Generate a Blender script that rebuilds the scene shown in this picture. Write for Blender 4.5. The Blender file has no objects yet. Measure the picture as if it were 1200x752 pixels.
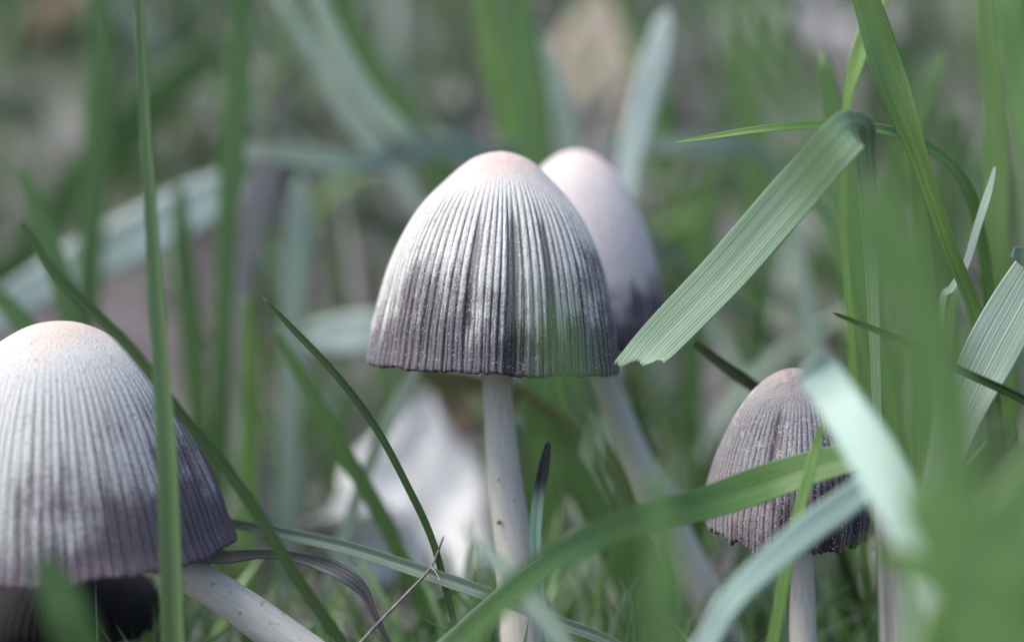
import bpy, math, random
import numpy as np
from mathutils import Vector, Matrix

# ------------------------------------------------------------------ camera, light, exposure
SC = bpy.context.scene
COL = SC.collection
CAM_H, PITCH, FOCAL, FOCUS, FSTOP = 0.115, math.radians(8.0), 60.0, 0.281, 5.0
K = (36.0 / FOCAL) / 1200.0                       # metres per photo pixel at 1 m
cam_d = bpy.data.cameras.new('camera')
cam = bpy.data.objects.new('camera', cam_d); COL.objects.link(cam)
cam.location = (0, 0, CAM_H); cam.rotation_euler = (math.pi / 2 - PITCH, 0, 0)
cam_d.lens = FOCAL; cam_d.sensor_width = 36.0
cam_d.clip_start = 0.005; cam_d.clip_end = 200
cam_d.dof.use_dof = True; cam_d.dof.focus_distance = FOCUS; cam_d.dof.aperture_fstop = FSTOP
SC.camera = cam

SUN_EL, SUN_AZ = math.radians(55), math.radians(-98)      # soft light from the left
sun_dir = Vector((math.sin(SUN_AZ) * math.cos(SUN_EL), math.cos(SUN_AZ) * math.cos(SUN_EL), math.sin(SUN_EL)))
W = bpy.data.worlds.new('World'); SC.world = W; W.use_nodes = True
nt = W.node_tree
sky = nt.nodes.new('ShaderNodeTexSky'); sky.sky_type = 'NISHITA'; sky.sun_disc = False
sky.sun_elevation = SUN_EL; sky.sun_rotation = SUN_AZ
sky.air_density = 1.0; sky.dust_density = 3.5; sky.ozone_density = 0.8
nt.links.new(sky.outputs[0], nt.nodes['Background'].inputs[0])
nt.nodes['Background'].inputs[1].default_value = 0.12
sd = bpy.data.lights.new('sun', 'SUN'); sd.energy = 1.3; sd.angle = math.radians(32); sd.color = (1.0, 0.98, 0.955)
sun = bpy.data.objects.new('sun', sd); COL.objects.link(sun)
sun.rotation_euler = (-sun_dir).to_track_quat('-Z', 'Y').to_euler()
sun.location = (-1, 0, 2)
SC.view_settings.view_transform = 'Standard'; SC.view_settings.look = 'None'
SC.view_settings.exposure = 1.28; SC.view_settings.gamma = 1.0
SC.render.engine = 'CYCLES'; SC.cycles.use_denoising = True
SC.cycles.max_bounces = 8; SC.cycles.transparent_max_bounces = 8

rng = np.random.default_rng(11)
random.seed(5)
CAMV = np.array([0, 0, CAM_H])
FWD = np.array([0, math.cos(PITCH), -math.sin(PITCH)])
UPV = np.array([0, math.sin(PITCH), math.cos(PITCH)])
RGT = np.array([1.0, 0, 0])
def at(px, py, d):
    """photo pixel + distance along the camera's axis -> point of the place"""
    return CAMV + FWD * d + RGT * ((px - 600) * K * d) + UPV * ((376 - py) * K * d)

# ------------------------------------------------------------------ helpers
def tag(o, label=None, cat=None, group=None, kind=None):
    if label: o['label'] = label
    if cat: o['category'] = cat
    if group: o['group'] = group
    if kind: o['kind'] = kind
    return o
def mesh_obj(name, verts, faces, mat=None, parent=None, smooth=True, uv=None, attrs=None):
    me = bpy.data.meshes.new(name)
    v = np.asarray(verts, dtype=float)
    me.from_pydata(v.tolist(), [], faces if isinstance(faces, list) else np.asarray(faces).tolist())
    if smooth: me.polygons.foreach_set('use_smooth', np.ones(len(me.polygons), dtype=bool))
    if uv is not None:
        a = me.attributes.new('blade_uv', 'FLOAT_VECTOR', 'POINT')
        a.data.foreach_set('vector', np.asarray(uv, dtype=np.float32).ravel())
    for k, val in (attrs or {}).items():
        a = me.attributes.new(k, 'FLOAT', 'POINT')
        a.data.foreach_set('value', np.asarray(val, dtype=np.float32).ravel())
    me.update()
    o = bpy.data.objects.new(name, me); COL.objects.link(o)
    if mat: me.materials.append(mat)
    if parent is not None: o.parent = parent
    return o
def empty(name, loc):
    o = bpy.data.objects.new(name, None); COL.objects.link(o); o.location = loc
    o.empty_display_size = 0.005
    return o
def spline(pts, n):
    """Catmull-Rom through rows of pts (any number of columns), n samples"""
    P = np.asarray(pts, dtype=float)
    if len(P) == 2: P = np.vstack([P[0], P.mean(0), P[1]])
    Q = np.vstack([2 * P[0] - P[1], P, 2 * P[-1] - P[-2]])
    t = np.linspace(0, len(P) - 1 - 1e-9, n); i = t.astype(int); f = (t - i)[:, None]
    a, b, c, d = Q[i], Q[i + 1], Q[i + 2], Q[i + 3]
    return 0.5 * (2 * b + (c - a) * f + (2 * a - 5 * b + 4 * c - d) * f ** 2 + (3 * b - a - 3 * c + d) * f ** 3)
def unit(a): return a / np.maximum(np.linalg.norm(a, axis=-1, keepdims=True), 1e-12)
def ss(a, b, x):
    t = np.clip((x - a) / (b - a), 0, 1); return t * t * (3 - 2 * t)
def wob(x, seed, n=5, f0=1.0):
    """smooth 1-D noise as a sum of sines, about -1..1"""
    r = np.random.default_rng(seed); y = 0
    for k in range(n):
        y = y + math.pow(0.72, k) * np.sin(x * f0 * (k + 1) * r.uniform(.8, 1.2) + r.uniform(0, 6.28))
    return y / 2.2
def wobp(th, seed, ks):
    """the same, periodic in the angle th"""
    r = np.random.default_rng(seed); y = 0
    for k in ks: y = y + r.uniform(.5, 1) * np.sin(k * th + r.uniform(0, 6.28))
    return y / math.sqrt(len(ks))
GAPS = [(470, 585, 95, 125), (940, 385, 70, 55), (695, 105, 45, 75), (960, 40, 60, 60), (150, 280, 130, 65), (1150, 300, 55, 80), (690, 590, 40, 50), (60, 60, 70, 50), (40, 230, 60, 50), (540, 110, 40, 50), (850, 290, 40, 60)]
def in_gap(x, y, z):
    p = np.stack([np.asarray(x, float), np.asarray(y, float), np.asarray(z, float)], -1) - CAMV
    d = p @ FWD; d = np.where(d < .05, .05, d)
    px = 600 + (p @ RGT) / (K * d); py = 376 - (p @ UPV) / (K * d)
    g = np.zeros(np.shape(d), bool)
    for cx, cy, rx, ry in GAPS: g |= ((px - cx) / rx) ** 2 + ((py - cy) / ry) ** 2 < 1
    return g & (d > .34)
def ground_z(x, y):
    x = np.asarray(x, float); y = np.asarray(y, float)
    t = np.clip(y - 0.37, 0, None); tc = np.minimum(t, 1.2)
    bank = 0.52 * tc ** 2 / (tc + 0.12) + 0.06 * (t - tc)
    b = (0.0022 * np.sin(x * 61 + 1.3 * np.sin(y * 47)) + 0.0018 * np.sin(y * 83 + x * 29 + 1)
         + 0.0010 * np.sin(x * 173 + y * 121) + 0.006 * np.sin(x * 9 + 2) * np.sin(y * 11 + .5))
    return bank + b * np.clip(1.0 - 0 * t, 0, 1)

# ------------------------------------------------------------------ materials
class NT:
    def __init__(s, name):
        s.m = bpy.data.materials.new(name); s.m.use_nodes = True
        s.t = s.m.node_tree; s.n = s.t.nodes; s.b = s.n['Principled BSDF']; s.out = s.n['Material Output']
    def L(s, a, b): s.t.links.new(a, b)
    def set(s, sock, v):
        if isinstance(v, bpy.types.NodeSocket): s.L(v, sock)
        else: sock.default_value = v
    def attr(s, name, out='Fac'):
        a = s.n.new('ShaderNodeAttribute'); a.attribute_name = name; return a.outputs[out]
    def math(s, op, a, b=0.0, c=0.0, clamp=False):
        n = s.n.new('ShaderNodeMath'); n.operation = op; n.use_clamp = clamp
        s.set(n.inputs[0], a); s.set(n.inputs[1], b); s.set(n.inputs[2], c); return n.outputs[0]
    def mix(s, f, a, b, mode='MIX'):
        n = s.n.new('ShaderNodeMix'); n.data_type = 'RGBA'; n.blend_type = mode
        s.set(n.inputs[0], f)
        s.set(n.inputs[6], (*a, 1) if isinstance(a, tuple) else a); s.set(n.inputs[7], (*b, 1) if isinstance(b, tuple) else b)
        return n.outputs[2]
    def step(s, x, lo, hi):
        n = s.n.new('ShaderNodeMapRange'); n.interpolation_type = 'SMOOTHSTEP'
        s.set(n.inputs[0], x); s.set(n.inputs[1], lo); s.set(n.inputs[2], hi); return n.outputs[0]
    def vmul(s, v, k):
        n = s.n.new('ShaderNodeVectorMath'); n.operation = 'MULTIPLY'; s.L(v, n.inputs[0]); n.inputs[1].default_value = k; return n.outputs[0]
    def noise(s, vec, scale, detail=3.0, rough=0.55):
        n = s.n.new('ShaderNodeTexNoise'); s.L(vec, n.inputs['Vector'])
        n.inputs['Scale'].default_value = scale; n.inputs['Detail'].default_value = detail; n.inputs['Roughness'].default_value = rough
        return n.outputs[0]
    def pos(s): return s.n.new('ShaderNodeNewGeometry').outputs['Position']
    def objrand(s): return s.n.new('ShaderNodeObjectInfo').outputs['Random']
    def bump(s, h, strength, dist):
        n = s.n.new('ShaderNodeBump'); n.inputs['Strength'].default_value = strength; n.inputs['Distance'].default_value = dist
        s.L(h, n.inputs['Height']); s.L(n.outputs[0], s.b.inputs['Normal']); return n.outputs[0]
    def leafy(s, col, amount, nrm=None):
        """some of the light passes through"""
        tr = s.n.new('ShaderNodeBsdfTranslucent'); s.set(tr.inputs[0], col)
        if nrm is not None: s.L(nrm, tr.inputs[1])
        mx = s.n.new('ShaderNodeMixShader'); mx.inputs[0].default_value = amount
        s.L(s.b.outputs[0], mx.inputs[1]); s.L(tr.outputs[0], mx.inputs[2]); s.L(mx.outputs[0], s.out.inputs[0])

def grass_mat(name, c1, c2, rough=.38, stripe=.35, nst=26, trans=.28, spots=0.0, tip=None, spec=.5):
    m = NT(name)
    uv = m.attr('blade_uv', 'Vector')
    st = m.noise(m.vmul(uv, (nst, 3.0, 1)), 1.0, 2.0)            # veins run along the blade
    big = m.noise(m.vmul(uv, (1.2, 22.0, 1)), 1.0, 3.0)
    col = m.mix(m.step(big, .35, .68), c1, c2)
    lo = tuple(x * (1 - stripe) for x in c1); hi = tuple(min(1, x * (1 + stripe * 1.2)) for x in c2)
    col = m.mix(m.step(st, .3, .7), m.mix(.55, col, lo), m.mix(.55, col, hi))
    r = m.objrand()
    col = m.mix(m.math('MULTIPLY', r, .35), col, tuple(x * .62 for x in c1))
    if spots:
        sp = m.step(m.noise(m.pos(), 900, 2), .60, .66)
        col = m.mix(m.math('MULTIPLY', sp, spots), col, (.035, .03, .02))
    if tip:
        v = m.n.new('ShaderNodeSeparateXYZ'); m.L(uv, v.inputs[0])
        col = m.mix(m.step(v.outputs[2], tip[0], tip[1]), col, tip[2])
    m.L(col, m.b.inputs['Base Color']); m.b.inputs['Roughness'].default_value = rough
    m.b.inputs['Specular IOR Level'].default_value = spec
    nrm = m.bump(st, .35, .0004)
    m.leafy(col, trans, nrm)
    return m.m

M = {}
M['green'] = grass_mat('grass_green', (.075, .165, .042), (.120, .235, .065))
M['deep'] = grass_mat('grass_deep_green', (.045, .095, .030), (.075, .140, .045))
M['fresh'] = grass_mat('grass_fresh_green', (.120, .240, .050), (.180, .330, .080))
M['mint'] = grass_mat('grass_glaucous', (.23, .33, .25), (.36, .46, .38), rough=.42, stripe=.3, nst=30, trans=.2)
M['ribbed'] = grass_mat('grass_ribbed_glaucous', (.120, .215, .125), (.215, .325, .220), rough=.45, stripe=.45, nst=34, trans=.2)
M['pale'] = grass_mat('grass_pale_mint', (.46, .58, .52), (.62, .72, .67), rough=.45, stripe=.2, nst=24, trans=.2)
M['stalk'] = grass_mat('grass_stalk_green', (.105, .185, .065), (.160, .260, .095), stripe=.3, nst=10)
M['bowed'] = grass_mat('grass_bowed_mint', (.25, .38, .32), (.38, .51, .45), rough=.42, stripe=.2, nst=24, trans=.2)
M['straw'] = grass_mat('grass_dry_lilac', (.20, .185, .190), (.33, .31, .31), rough=.7, stripe=.4, trans=.15)
M['dry'] = grass_mat('grass_withered', (.055, .050, .042), (.17, .17, .155), rough=.7, stripe=.8, nst=18, trans=.05)
M['spotted'] = grass_mat('grass_spotted', (.060, .085, .030), (.10, .115, .045), spots=.9, trans=.1)
M['burnt'] = grass_mat('grass_black_tip', (.12, .24, .17), (.26, .40, .33), stripe=.5, nst=16, tip=(.80, .90, (.012, .012, .014)))
M['browntip'] = grass_mat('grass_brown', (.17, .165, .075), (.25, .23, .115), stripe=.4)

def cap_mat(name, dark0, dark1, side=(0, 0), apex=(.66, .50, .44), light=(.66, .66, .64), groove=(.15, .15, .14),
            dridge=(.175, .160, .180), dgroove=(.026, .024, .030), flecks=.7, green=.3, groovek=.9, specks=.35, groove0=.18, scurfy=0.0):
    """ribs, the dark inky zone creeping up from the margin, the beige apex and the white granules of the veil"""
    m = NT(name)
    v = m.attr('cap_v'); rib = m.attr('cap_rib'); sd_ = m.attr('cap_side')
    uv = m.attr('blade_uv', 'Vector')
    streak = m.noise(m.vmul(uv, (70, 3.0, 1)), 1.0, 4.0, .65)
    blot = m.noise(m.vmul(uv, (7, 3.2, 1)), 1.0, 4.0, .6)
    fine = m.noise(m.pos(), 3200, 4.0, .65)
    ve = m.math('ADD', v, m.math('MULTIPLY', m.math('SUBTRACT', streak, .5), .55))
    ve = m.math('ADD', ve, m.math('MULTIPLY', m.math('SUBTRACT', blot, .5), .95))
    ve = m.math('ADD', ve, m.math('MULTIPLY', m.math('SUBTRACT', fine, .5), .35))
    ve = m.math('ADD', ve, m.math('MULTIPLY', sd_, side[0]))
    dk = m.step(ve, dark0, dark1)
    lt = m.mix(m.step(m.math('ADD', v, m.math('MULTIPLY', m.math('SUBTRACT', blot, .5), .3)), .04, .36), apex, light)
    lt = m.mix(m.math('MULTIPLY', m.step(fine, .42, .62), .30), lt, tuple(x * .55 for x in light))
    grn = m.step(m.noise(m.vmul(uv, (11, 1.3, 1)), 1.0, 2.0), .46, .60)
    gcol = m.mix(m.math('MULTIPLY', grn, green), groove, (.10, .14, .07))
    inv = m.math('SUBTRACT', 1.0, rib)
    inv = m.math('ADD', inv, m.math('MULTIPLY', m.math('SUBTRACT', streak, .5), .9))      # the veil bridges some grooves and is rubbed off some ribs
    inv = m.math('ADD', inv, m.math('MULTIPLY', m.math('SUBTRACT', fine, .5), .7))
    ridge = m.mix(dk, lt, dridge)
    groov = m.mix(dk, gcol, dgroove)
    gfac = m.math('MULTIPLY', m.math('MULTIPLY', m.step(inv, .18, .72), m.step(m.math('ADD', v, m.math('MULTIPLY', m.math('SUBTRACT', blot, .5), .3)), groove0, groove0 + .24)), groovek)
    col = m.mix(gfac, ridge, groov)
    vo = m.n.new('ShaderNodeTexVoronoi'); m.L(m.pos(), vo.inputs['Vector']); vo.inputs['Scale'].default_value = 2300
    dots = m.math('SUBTRACT', 1.0, m.step(vo.outputs['Distance'], .16, .40))
    dots = m.math('MULTIPLY', dots, m.step(m.noise(m.pos(), 1100, 2.0), .50, .60))
    scurf = m.math('MULTIPLY', m.step(m.math('ADD', m.noise(m.pos(), 420, 5.0, .7), m.math('MULTIPLY', m.math('SUBTRACT', fine, .5), .5)), .53, .60), m.math('SUBTRACT', 1.0, m.step(v, .35, .75)))
    dots = m.math('MAXIMUM', dots, m.math('MULTIPLY', scurf, scurfy))
    col = m.mix(m.math('MULTIPLY', dots, m.math('MULTIPLY', m.step(v, .12, .3), flecks)), col, (.66, .66, .68))
    sp = m.step(m.noise(m.vmul(uv, (130, 60, 1)), 1.0, 2.0), .30, .40)
    col = m.mix(m.math('MULTIPLY', m.math('SUBTRACT', 1.0, sp), specks), col, (.10, .085, .10))
    m.L(col, m.b.inputs['Base Color']); m.b.inputs['Roughness'].default_value = .78
    m.b.inputs['Specular IOR Level'].default_value = .3
    m.b.inputs['Subsurface Weight'].default_value = .12; m.b.inputs['Subsurface Radius'].default_value = (.0012, .0009, .0008)
    m.b.inputs['Subsurface Scale'].default_value = 1.0
    m.bump(m.math('ADD', fine, m.math('MULTIPLY', dots, .8)), .8, .0005)
    return m.m
def plain_mat(name, c1, c2, scale, rough=.75, vec=(1, 1, 1), bump=.4, dist=.0005, spec=.4):
    m = NT(name); p = m.vmul(m.pos(), vec)
    n = m.noise(p, scale, 4.0, .6)
    col = m.mix(m.step(n, .32, .68), c1, c2); m.L(col, m.b.inputs['Base Color'])
    m.b.inputs['Roughness'].default_value = rough; m.b.inputs['Specular IOR Level'].default_value = spec
    m.bump(n, bump, dist); return m.m
M['gill'] = plain_mat('gill_black', (.012, .010, .013), (.030, .025, .030), 900)
def stem_mat():
    m = NT('stem_offwhite')
    uv = m.attr('blade_uv', 'Vector')
    fib = m.noise(m.vmul(uv, (26, 5, 1)), 1.0, 3.0)
    col = m.mix(m.step(fib, .28, .72), (.46, .44, .395), (.57, .55, .50))
    sp = m.step(m.noise(m.pos(), 620, 2.0), .66, .72)
    col = m.mix(m.math('MULTIPLY', sp, .5), col, (.12, .10, .10))
    m.L(col, m.b.inputs['Base Color']); m.b.inputs['Roughness'].default_value = .6
    m.b.inputs['Subsurface Weight'].default_value = .1; m.b.inputs['Subsurface Radius'].default_value = (.001, .0008, .0007)
    m.b.inputs['Subsurface Scale'].default_value = 1.0
    m.bump(fib, .3, .0002); return m.m
M['stem'] = stem_mat()
M['speck'] = plain_mat('speck_dark', (.02, .017, .02), (.05, .04, .045), 2000)
def ground_mat():
    m = NT('soil')
    p = m.pos()
    n1 = m.noise(p, 22, 5.0, .6); n2 = m.noise(p, 160, 5.0, .65); n3 = m.noise(p, 5, 3.0)
    col = m.mix(m.step(n2, .30, .70), (.030, .025, .025), (.105, .090, .096))
    col = m.mix(m.math('MULTIPLY', m.step(n1, .45, .65), .75), col, (.30, .265, .295))
    col = m.mix(m.math('MULTIPLY', m.step(n3, .50, .62), .45), col, (.060, .085, .040))
    m.L(col, m.b.inputs['Base Color']); m.b.inputs['Roughness'].default_value = .9
    m.bump(n2, .8, .004); return m.m
M['soil'] = ground_mat()
def leaf_mat(name, c1, c2):
    m = NT(name); uv = m.attr('blade_uv', 'Vector')
    n = m.noise(m.vmul(uv, (4, 4, 1)), 1.0, 5.0, .6); n2 = m.noise(m.vmul(uv, (30, 14, 1)), 1.0, 3.0)
    col = m.mix(m.step(n, .3, .7), c1, c2); col = m.mix(m.math('MULTIPLY', m.step(n2, .55, .7), .35), col, tuple(x * .5 for x in c1))
    m.L(col, m.b.inputs['Base Color']); m.b.inputs['Roughness'].default_value = .65
    nr = m.bump(n2, .4, .0005); m.leafy(col, .18, nr); return m.m
M['leaf_white'] = leaf_mat('dry_leaf_white', (.55, .56, .56), (.80, .81, .80))
M['leaf_pale'] = leaf_mat('dry_leaf_lilac', (.28, .25, .28), (.46, .43, .46))
M['leaf_tan'] = leaf_mat('dry_leaf_tan', (.40, .31, .25), (.62, .52, .45))
M['leaf_brown'] = leaf_mat('dry_leaf_brown', (.07, .042, .032), (.15, .09, .065))
M['leaf_mint'] = leaf_mat('leaf_pale_mint', (.38, .48, .46), (.58, .68, .66))
M['twig'] = plain_mat('twig_grey', (.13, .12, .12), (.30, .29, .28), 500)
def stuff_mat():
    m = NT('grass_mass'); t = m.attr('tint')
    r = m.n.new('ShaderNodeValToRGB'); m.L(t, r.inputs[0]); cr = r.color_ramp
    cols = [(0, (.050, .105, .030)), (.35, (.080, .165, .045)), (.62, (.130, .245, .065)), (.78, (.20, .30, .20)), (.90, (.36, .45, .37)), (1, (.28, .25, .22))]
    cr.elements[0].position = 0; cr.elements[0].color = (*cols[0][1], 1)
    cr.elements[1].position = 1; cr.elements[1].color = (*cols[-1][1], 1)
    for p, c in cols[1:-1]: cr.elements.new(p).color = (*c, 1)
    m.L(r.outputs[0], m.b.inputs['Base Color']); m.b.inputs['Roughness'].default_value = .4
    m.leafy(r.outputs[0], .28); return m.m
M['mass'] = stuff_mat()

# ------------------------------------------------------------------ the ground
def build_ground():
    def axis(lo, hi, step, far):
        a = list(np.arange(lo, hi + 1e-6, step)); s = step; x = hi
        while x < far: s *= 1.35; x += s; a.append(x)
        s = step; x = lo; b = []
        while x > -far: s *= 1.35; x -= s; b.append(x)
        return np.array(b[::-1] + a)
    X, Y = axis(-.5, .5, .006, 40), axis(-.1, 1.2, .006, 40)
    gx, gy = np.meshgrid(X, Y); gz = ground_z(gx, gy)
    r = np.random.default_rng(3)
    near = (np.abs(gx) < .55) & (gy < 1.3) & (gy > -.2)
    gz = gz + near * r.normal(0, .0007, gz.shape)
    v = np.stack([gx, gy, gz], -1).reshape(-1, 3)
    nx, ny = len(X), len(Y)
    i = np.arange(nx * ny).reshape(ny, nx)
    f = np.stack([i[:-1, :-1], i[:-1, 1:], i[1:, 1:], i[1:, :-1]], -1).reshape(-1, 4)
    o = mesh_obj('ground', v, f, M['soil']); o['kind'] = 'structure'
build_ground()

# ------------------------------------------------------------------ mushrooms
def ground_end(p, t):
    """carry a blade on from its last point p (heading t) down to the soil"""
    t = np.array(t, float); t /= np.linalg.norm(t)
    if t[2] > -.55:
        h = t[:2] / max(np.linalg.norm(t[:2]), 1e-9); t = np.array([h[0] * .83, h[1] * .83, -.55])
    q = p.copy()
    for _ in range(400):
        q = q + t * .002
        if q[2] < ground_z(q[0], q[1]) - .003: break
    return q
def tube(pts, n=48, seg=20, wob_a=.0):
    """pts rows: x y z radius -> verts, faces, uv"""
    S = spline(pts, n); P, R = S[:, :3], S[:, 3]
    T = unit(np.gradient(P, axis=0))
    ref = np.array([0.0, 1.0, 0.05]); A = unit(np.cross(T, ref)); B = np.cross(A, T)
    th = np.linspace(0, 2 * np.pi, seg, endpoint=False)
    rr = R[:, None] * (1 + wob_a * (np.sin(3 * th + 4 * np.linspace(0, 1, n)[:, None]) + .6 * np.sin(7 * th + 2)))
    V = P[:, None] + rr[..., None] * (np.cos(th)[None, :, None] * A[:, None] + np.sin(th)[None, :, None] * B[:, None])
    i = np.arange(n * seg).reshape(n, seg); j = np.roll(i, -1, axis=1)
    f = np.stack([i[:-1], j[:-1], j[1:], i[1:]], -1).reshape(-1, 4).tolist()
    f.append(list(range(seg))[::-1]); f.append(list(range((n - 1) * seg, n * seg)))
    arc = np.concatenate([[0], np.cumsum(np.linalg.norm(np.diff(P, axis=0), axis=1))])
    uv = np.zeros((n, seg, 3)); uv[..., 0] = np.abs(th / np.pi - 1); uv[..., 1] = arc[:, None] * 40
    return V.reshape(-1, 3), f, uv.reshape(-1, 3)

def mushroom(label, rim_px, R, H, prof, tilt, stem_pts, mat, nrib=84, rib_a=.00030, seed=1, crease=(), lobes=.02, rag=.02,
             rib_from=.20, group=None, gill=True, per=9, rows=84, flat_side=0.0, speck=None, curl=.0):
    """rim_px: pixel and distance of the rim's centre; tilt: (about x, about y) degrees; prof rows: r/R, h/H from apex to rim"""
    C = at(*rim_px)
    rot = np.array((Matrix.Rotation(math.radians(tilt[1]), 3, 'Y') @ Matrix.Rotation(math.radians(tilt[0]), 3, 'X')))
    e_ = ground_end(np.array(stem_pts[-1][:3]), np.array(stem_pts[-1][:3]) - np.array(stem_pts[-2][:3]))
    stem_pts = list(stem_pts) + [(*e_, stem_pts[-1][3] * 1.1)]
    base_xy = e_
    base = np.array([base_xy[0], base_xy[1], float(ground_z(base_xy[0], base_xy[1]))])
    root = empty('mushroom', base); tag(root, label, 'mushroom', group)
    # --- cap
    nth = nrib * per
    th = np.linspace(0, 2 * np.pi, nth, endpoint=False)
    pr = spline(np.array(prof), 400)
    arc = np.concatenate([[0], np.cumsum(np.hypot(np.diff(pr[:, 0]) * R, np.diff(pr[:, 1]) * H))]); arc /= arc[-1]
    v = np.linspace(0, 1, rows) ** .9
    r0 = np.interp(v, arc, pr[:, 0]) * R; h0 = np.interp(v, arc, pr[:, 1]) * H
    TH, V = np.meshgrid(th, v); r = np.repeat(r0[:, None], nth, 1); h = np.repeat(h0[:, None], nth, 1)
    ph = nrib * TH + 1.9 * wobp(TH, seed, (2, 5, 9, 13)) * (.7 + .3 * V) + .9 * np.sin(7 * V + 3 * np.sin(5 * TH + seed)) * .5
    rb = np.abs(np.cos(ph / 2)) ** .6
    fin = np.abs(np.cos(ph + 1.3 * np.sin(3 * TH + seed))) ** .6
    mg = .75 * ss(.60, .85, V + .06 * wobp(TH, seed + 8, (4, 9, 15)))
    rb = rb * (1 - mg) + np.minimum(rb, fin) * mg
    amp_r = .62 + .38 * wobp(TH, seed + 1, (7, 17, 29, 41))
    brk = .8 + .2 * np.sin(V * 60 + 9 * np.sin(TH * 23 + seed)) * np.sin(TH * 37)
    amp = rib_a * amp_r * brk * ss(rib_from, rib_from + .25, V) * (1 - .35 * ss(.85, 1, V))
    r = r + amp * (rb - .6) * 1.6
    r = r * (1 + lobes * ss(.35, 1, V) * wobp(TH, seed + 2, (2, 3, 5)) + .3 * lobes * ss(.5, 1, V) * wobp(TH, seed + 3, (8, 11, 14)))
    r = r * (1 + .008 * np.sin(V * 9 + 2 * np.sin(TH * 3)) * ss(.1, .4, V))
    for (ang, wid, dep, v0, v1) in crease:                     # ang 0 = towards the viewer, + = right
        a0 = -math.pi / 2 + math.radians(ang)
        dth = (TH - a0 + np.pi) % (2 * np.pi) - np.pi
        g = np.exp(-(dth / math.radians(wid)) ** 2) * ss(v0, v0 + .2, V) * (1 - ss(v1 - .1, v1 + .05, V))
        r = r - dep * g; rb = rb * (1 - .75 * g)
    r = r + curl * R * ss(.93, 1, V)
    ragv = rag * H * (wobp(TH, seed + 4, (3, 5, 8, 13, 21)) * .6 + .25 * wobp(TH, seed + 5, (34, 55, 71, 90)))
    h = h + ragv * ss(.80, 1, V)
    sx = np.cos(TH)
    P = np.stack([r * np.cos(TH), r * np.sin(TH), h], -1)
    # inside of the cap
    rin = 14; vi = np.linspace(1, .12, rin); ri = np.interp(vi, arc, pr[:, 0]) * R; hi = np.interp(vi, arc, pr[:, 1]) * H
    tk = .0009
    edge_r, edge_h = r[-1], h[-1]
    Pin = []
    for k in range(rin):
        w = ss(0, .6, np.array(k / (rin - 1)))
        rr = (ri[k] - tk) * (1 - w) * (edge_r / R / pr[-1, 0]) + w * (ri[k] - tk) * np.ones(nth)
        hh = hi[k] - tk * .6 + (edge_h - h0[-1]) * (1 - w) + (0.0003 if k == 0 else 0)
        Pin.append(np.stack([rr * np.cos(th), rr * np.sin(th), hh * np.ones(nth)], -1))
    P = np.concatenate([P, np.array(Pin)], 0); n = rows + rin
    vv = np.concatenate([np.repeat(v[:, None], nth, 1), np.ones((rin, nth)) * 1.6]); rr_ = np.concatenate([rb, np.zeros((rin, nth))])
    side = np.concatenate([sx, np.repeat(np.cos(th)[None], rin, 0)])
    uvw = np.zeros((n, nth, 3)); uvw[..., 0] = np.sin(th) * .5 + np.where(np.cos(th) > 0, 0, 3.7)
    uvw[..., 0] = th / (2 * np.pi); uvw[..., 1] = np.where(vv > 1, 1, vv); uvw[..., 2] = seed * 3.3
    Wp = (P.reshape(-1, 3) @ rot.T) + C - base
    i = np.arange(n * nth).reshape(n, nth); j = np.roll(i, -1, axis=1)
    f = np.stack([i[1:], j[1:], j[:-1], i[:-1]], -1).reshape(-1, 4)
    mesh_obj('cap', Wp, f, mat, root, uv=uvw.reshape(-1, 3), attrs={'cap_v': vv.ravel(), 'cap_rib': rr_.ravel(), 'cap_side': side.ravel()})
    # --- gills: thin plates hanging inside
    if gill:
        gv, gf = [], []
        ng = 72
        for q in range(ng):
            a = 2 * math.pi * q / ng; c, s_ = math.cos(a), math.sin(a); k0 = len(gv)
            kk = int(q / ng * nth)
            for vq in (.30, .5, .7, .85, .97):
                ro = np.interp(vq, arc, pr[:, 0]) * R - tk; ho = np.interp(vq, arc, pr[:, 1]) * H - tk * .5
                ho += (edge_h[kk] - h0[-1]) * ss(.8, 1, np.array(vq))
                dep = .16 * R * (1 - vq) + .05 * R
                for (rad, off) in ((ro, .00012), (ro, -.00012), (max(ro - dep, .1 * R), -.00005), (max(ro - dep, .1 * R), .00005)):
                    gv.append((rad * c - off * s_, rad * s_ + off * c, ho))
            for e in range(4):
                b = k0 + e * 4
                for u in range(4):
                    gf.append((b + u, b + (u + 1) % 4, b + 4 + (u + 1) % 4, b + 4 + u))
        gw = (np.array(gv) @ rot.T) + C - base
        g = mesh_obj('gills', gw, gf, M['gill'], root, smooth=False); g['kind'] = 'stuff'
    # --- stem, from inside the cap to just under the ground
    top = C + rot @ np.array([0, 0, H * .62])
    rad0 = stem_pts[0][3]
    pts = [(*top, rad0 * .8)] + [tuple(p) for p in stem_pts]
    sv, sf, suv = tube(pts, 60, 28, .018)
    stem = mesh_obj('stem', sv - base, sf, M['stem'], root, uv=suv)
    for (px, py, d, rad) in (speck or ()):
        c = at(px, py, d) - base
        u, w_ = np.meshgrid(np.linspace(0, 2 * np.pi, 9)[:-1], np.linspace(.15, np.pi - .15, 6))
        q = np.stack([np.cos(u) * np.sin(w_) * (1 + .2 * np.sin(2 * u)), np.sin(u) * np.sin(w_) * .6, np.cos(w_) * .9], -1).reshape(-1, 3) * rad + c
        ii = np.arange(48).reshape(6, 8); jj = np.roll(ii, -1, 1)
        ff = np.stack([ii[:-1], jj[:-1], jj[1:], ii[1:]], -1).reshape(-1, 4).tolist() + [list(range(8)), list(range(40, 48))]
        mesh_obj('speck', q, ff, M['speck'], stem)
    return root
def st(*rows):
    """stem control points (px, py, distance, radius in px) -> world rows"""
    return [(*at(a, b, c), d * K * c) for a, b, c, d in rows]
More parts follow.
